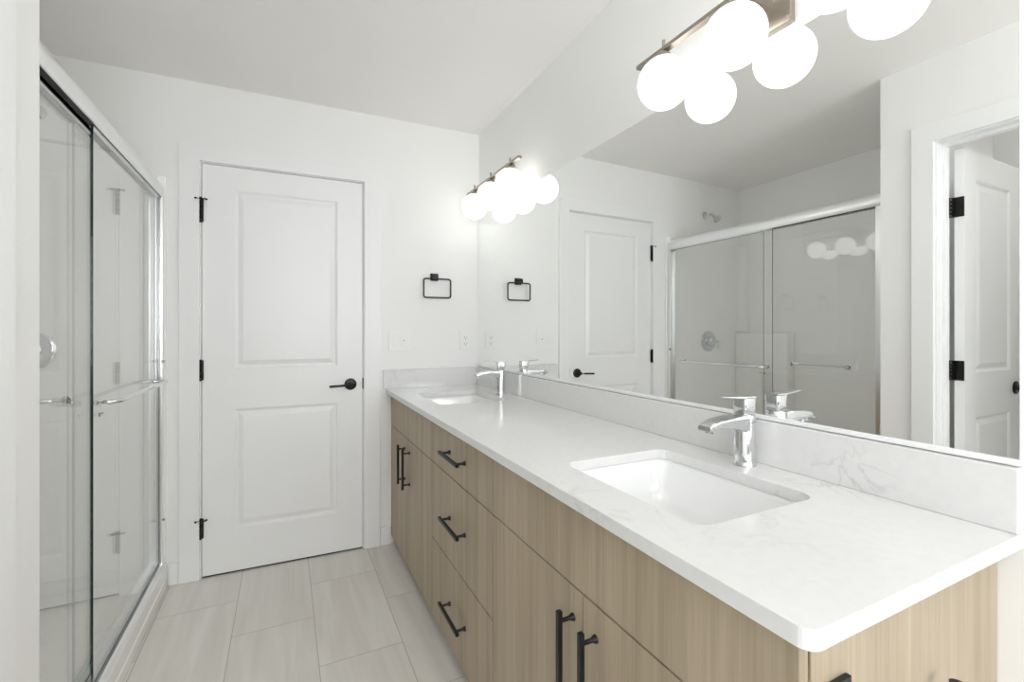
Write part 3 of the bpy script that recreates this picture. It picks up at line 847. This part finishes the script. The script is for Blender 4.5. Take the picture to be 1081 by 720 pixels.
v1 = vanity_light('brushed nickel bar light with three glowing white globes, nearest the camera at the top edge')
v1.location = (XR, 0.7755, 2.047)
v2 = copy_tree(v1); v2['label'] = 'brushed nickel bar light with three glowing white globes at the far corner'
v2.location = (XR, 2.270, 2.047)

# ------------------------------------------------------------------ unseen globes added as fill light (behind the camera and in the side room)
def fill_lamp(loc, label):
    t = empty('added_fill_lamp', loc); tag(t, label, 'ceiling light')
    bm = bmesh.new(); lathe(bm, (0, 0, 0), [(0, -0.0005), (0.075, -0.0005), (0.075, -0.018), (0.055, -0.026), (0.012, -0.030), (0.012, -0.125), (0.035, -0.130), (0.035, -0.140), (0, -0.140)], 'z', 36)
    obj('canopy', bm, M['nickel'], t, smooth=True)
    bm = bmesh.new(); sphere(bm, (0, 0, -0.262), 0.125, 40, 22); obj('globe', bm, M['fill_globe'], t, smooth=True, sharp=80)
    return t
fill_lamp((0.25, -0.30, HC), 'round opal globe added as unseen fill light in the bathroom, behind the camera')
fill_lamp((-1.0, 0.20, HC), 'round opal globe added as unseen fill light in the side room beyond the open door').scale = (0.72, 0.72, 0.72)

# ------------------------------------------------------------------ fittings on the far wall
def fp(x, z, off=0.0): return (x + math.sin(EPS) * 0, far_y(x) - off, z)
tr = empty('towel_ring', fp(0.805, 1.551, 0.0008), EPS); tag(tr, 'square black towel ring on the far wall above the switches', 'towel ring')
bm = bmesh.new(); box(bm, -0.024, 0.024, -0.007, 0, -0.022, 0.022); box(bm, -0.015, 0.015, -0.046, -0.007, -0.014, 0.014); obj('mount', bm, M['black'], tr, 0.0015)
bm = bmesh.new()
tube(bm, round_path([(-0.072, -0.038, -0.014), (0.092, -0.038, -0.014), (0.092, -0.038, -0.125), (-0.072, -0.038, -0.125)], 0.016, 6), 0.0048, 12, closed=True)
obj('ring', bm, M['black'], tr, smooth=True)
sw = empty('light_switch', fp(0.599, 1.172, 0.0006), EPS); tag(sw, 'white two-gang wall plate with a rocker switch and a dimmer', 'light switch')
bm = bmesh.new(); box(bm, -0.0605, 0.0605, -0.006, 0, -0.063, 0.063); obj('plate', bm, M['plastic'], sw, 0.002)
bm = bmesh.new(); box(bm, -0.040, -0.006, -0.0095, -0.0065, -0.033, 0.033); obj('rocker', bm, M['plastic'], sw, 0.001)
bm = bmesh.new(); box(bm, 0.010, 0.042, -0.0085, -0.0065, -0.033, 0.033); box(bm, 0.0385, 0.0415, -0.0095, -0.0085, -0.02, 0.02); o = obj('dimmer', bm, M['plastic'], sw, 0.0007)
bm = bmesh.new(); box(bm, 0.023, 0.028, -0.0110, -0.0088, -0.004, 0.004); obj('slider', bm, M['slot'], sw)
ou = empty('wall_outlet', fp(1.002, 1.171, 0.0006), EPS); tag(ou, 'white wall outlet beside the mirror corner', 'outlet')
bm = bmesh.new(); box(bm, -0.038, 0.038, -0.006, 0, -0.062, 0.062); obj('plate', bm, M['plastic'], ou, 0.002)
bm = bmesh.new(); box(bm, -0.0175, 0.0175, -0.0085, -0.0065, -0.034, 0.034); obj('socket_face', bm, M['plastic'], ou, 0.001)
bm = bmesh.new()
for zz in (-0.018, 0.018):
    box(bm, -0.009, -0.0065, -0.0092, -0.0086, zz - 0.005, zz + 0.005); box(bm, 0.0065, 0.009, -0.0092, -0.0086, zz - 0.005, zz + 0.005)
    cyl(bm, (0, -0.0086, zz - 0.011), (0, -0.0092, zz - 0.011), 0.003, 10)
obj('slot', bm, M['slot'], ou)

# paper holder on the vanity's end panel (only its top is in view)
tp = empty('toilet_paper_holder', (0.622, YE - 0.0006, 0.772)); tag(tp, 'black paper holder on the oak end panel below the near countertop corner', 'paper holder')
bm = bmesh.new(); box(bm, -0.022, 0.022, -0.007, 0, -0.022, 0.022); box(bm, -0.013, 0.013, -0.040, -0.007, -0.013, 0.013)
obj('mount', bm, M['black'], tp, 0.0015)
bm = bmesh.new()
tube(bm, round_path([(0, -0.032, -0.010), (0, -0.032, -0.100), (0.237, -0.032, -0.100), (0.237, -0.032, -0.050)], 0.012, 6, False), 0.0065, 12)
cyl(bm, (0.237, -0.032, -0.050), (0.237, -0.032, -0.044), 0.010, 18)
obj('roll_arm', bm, M['black'], tp, smooth=True)
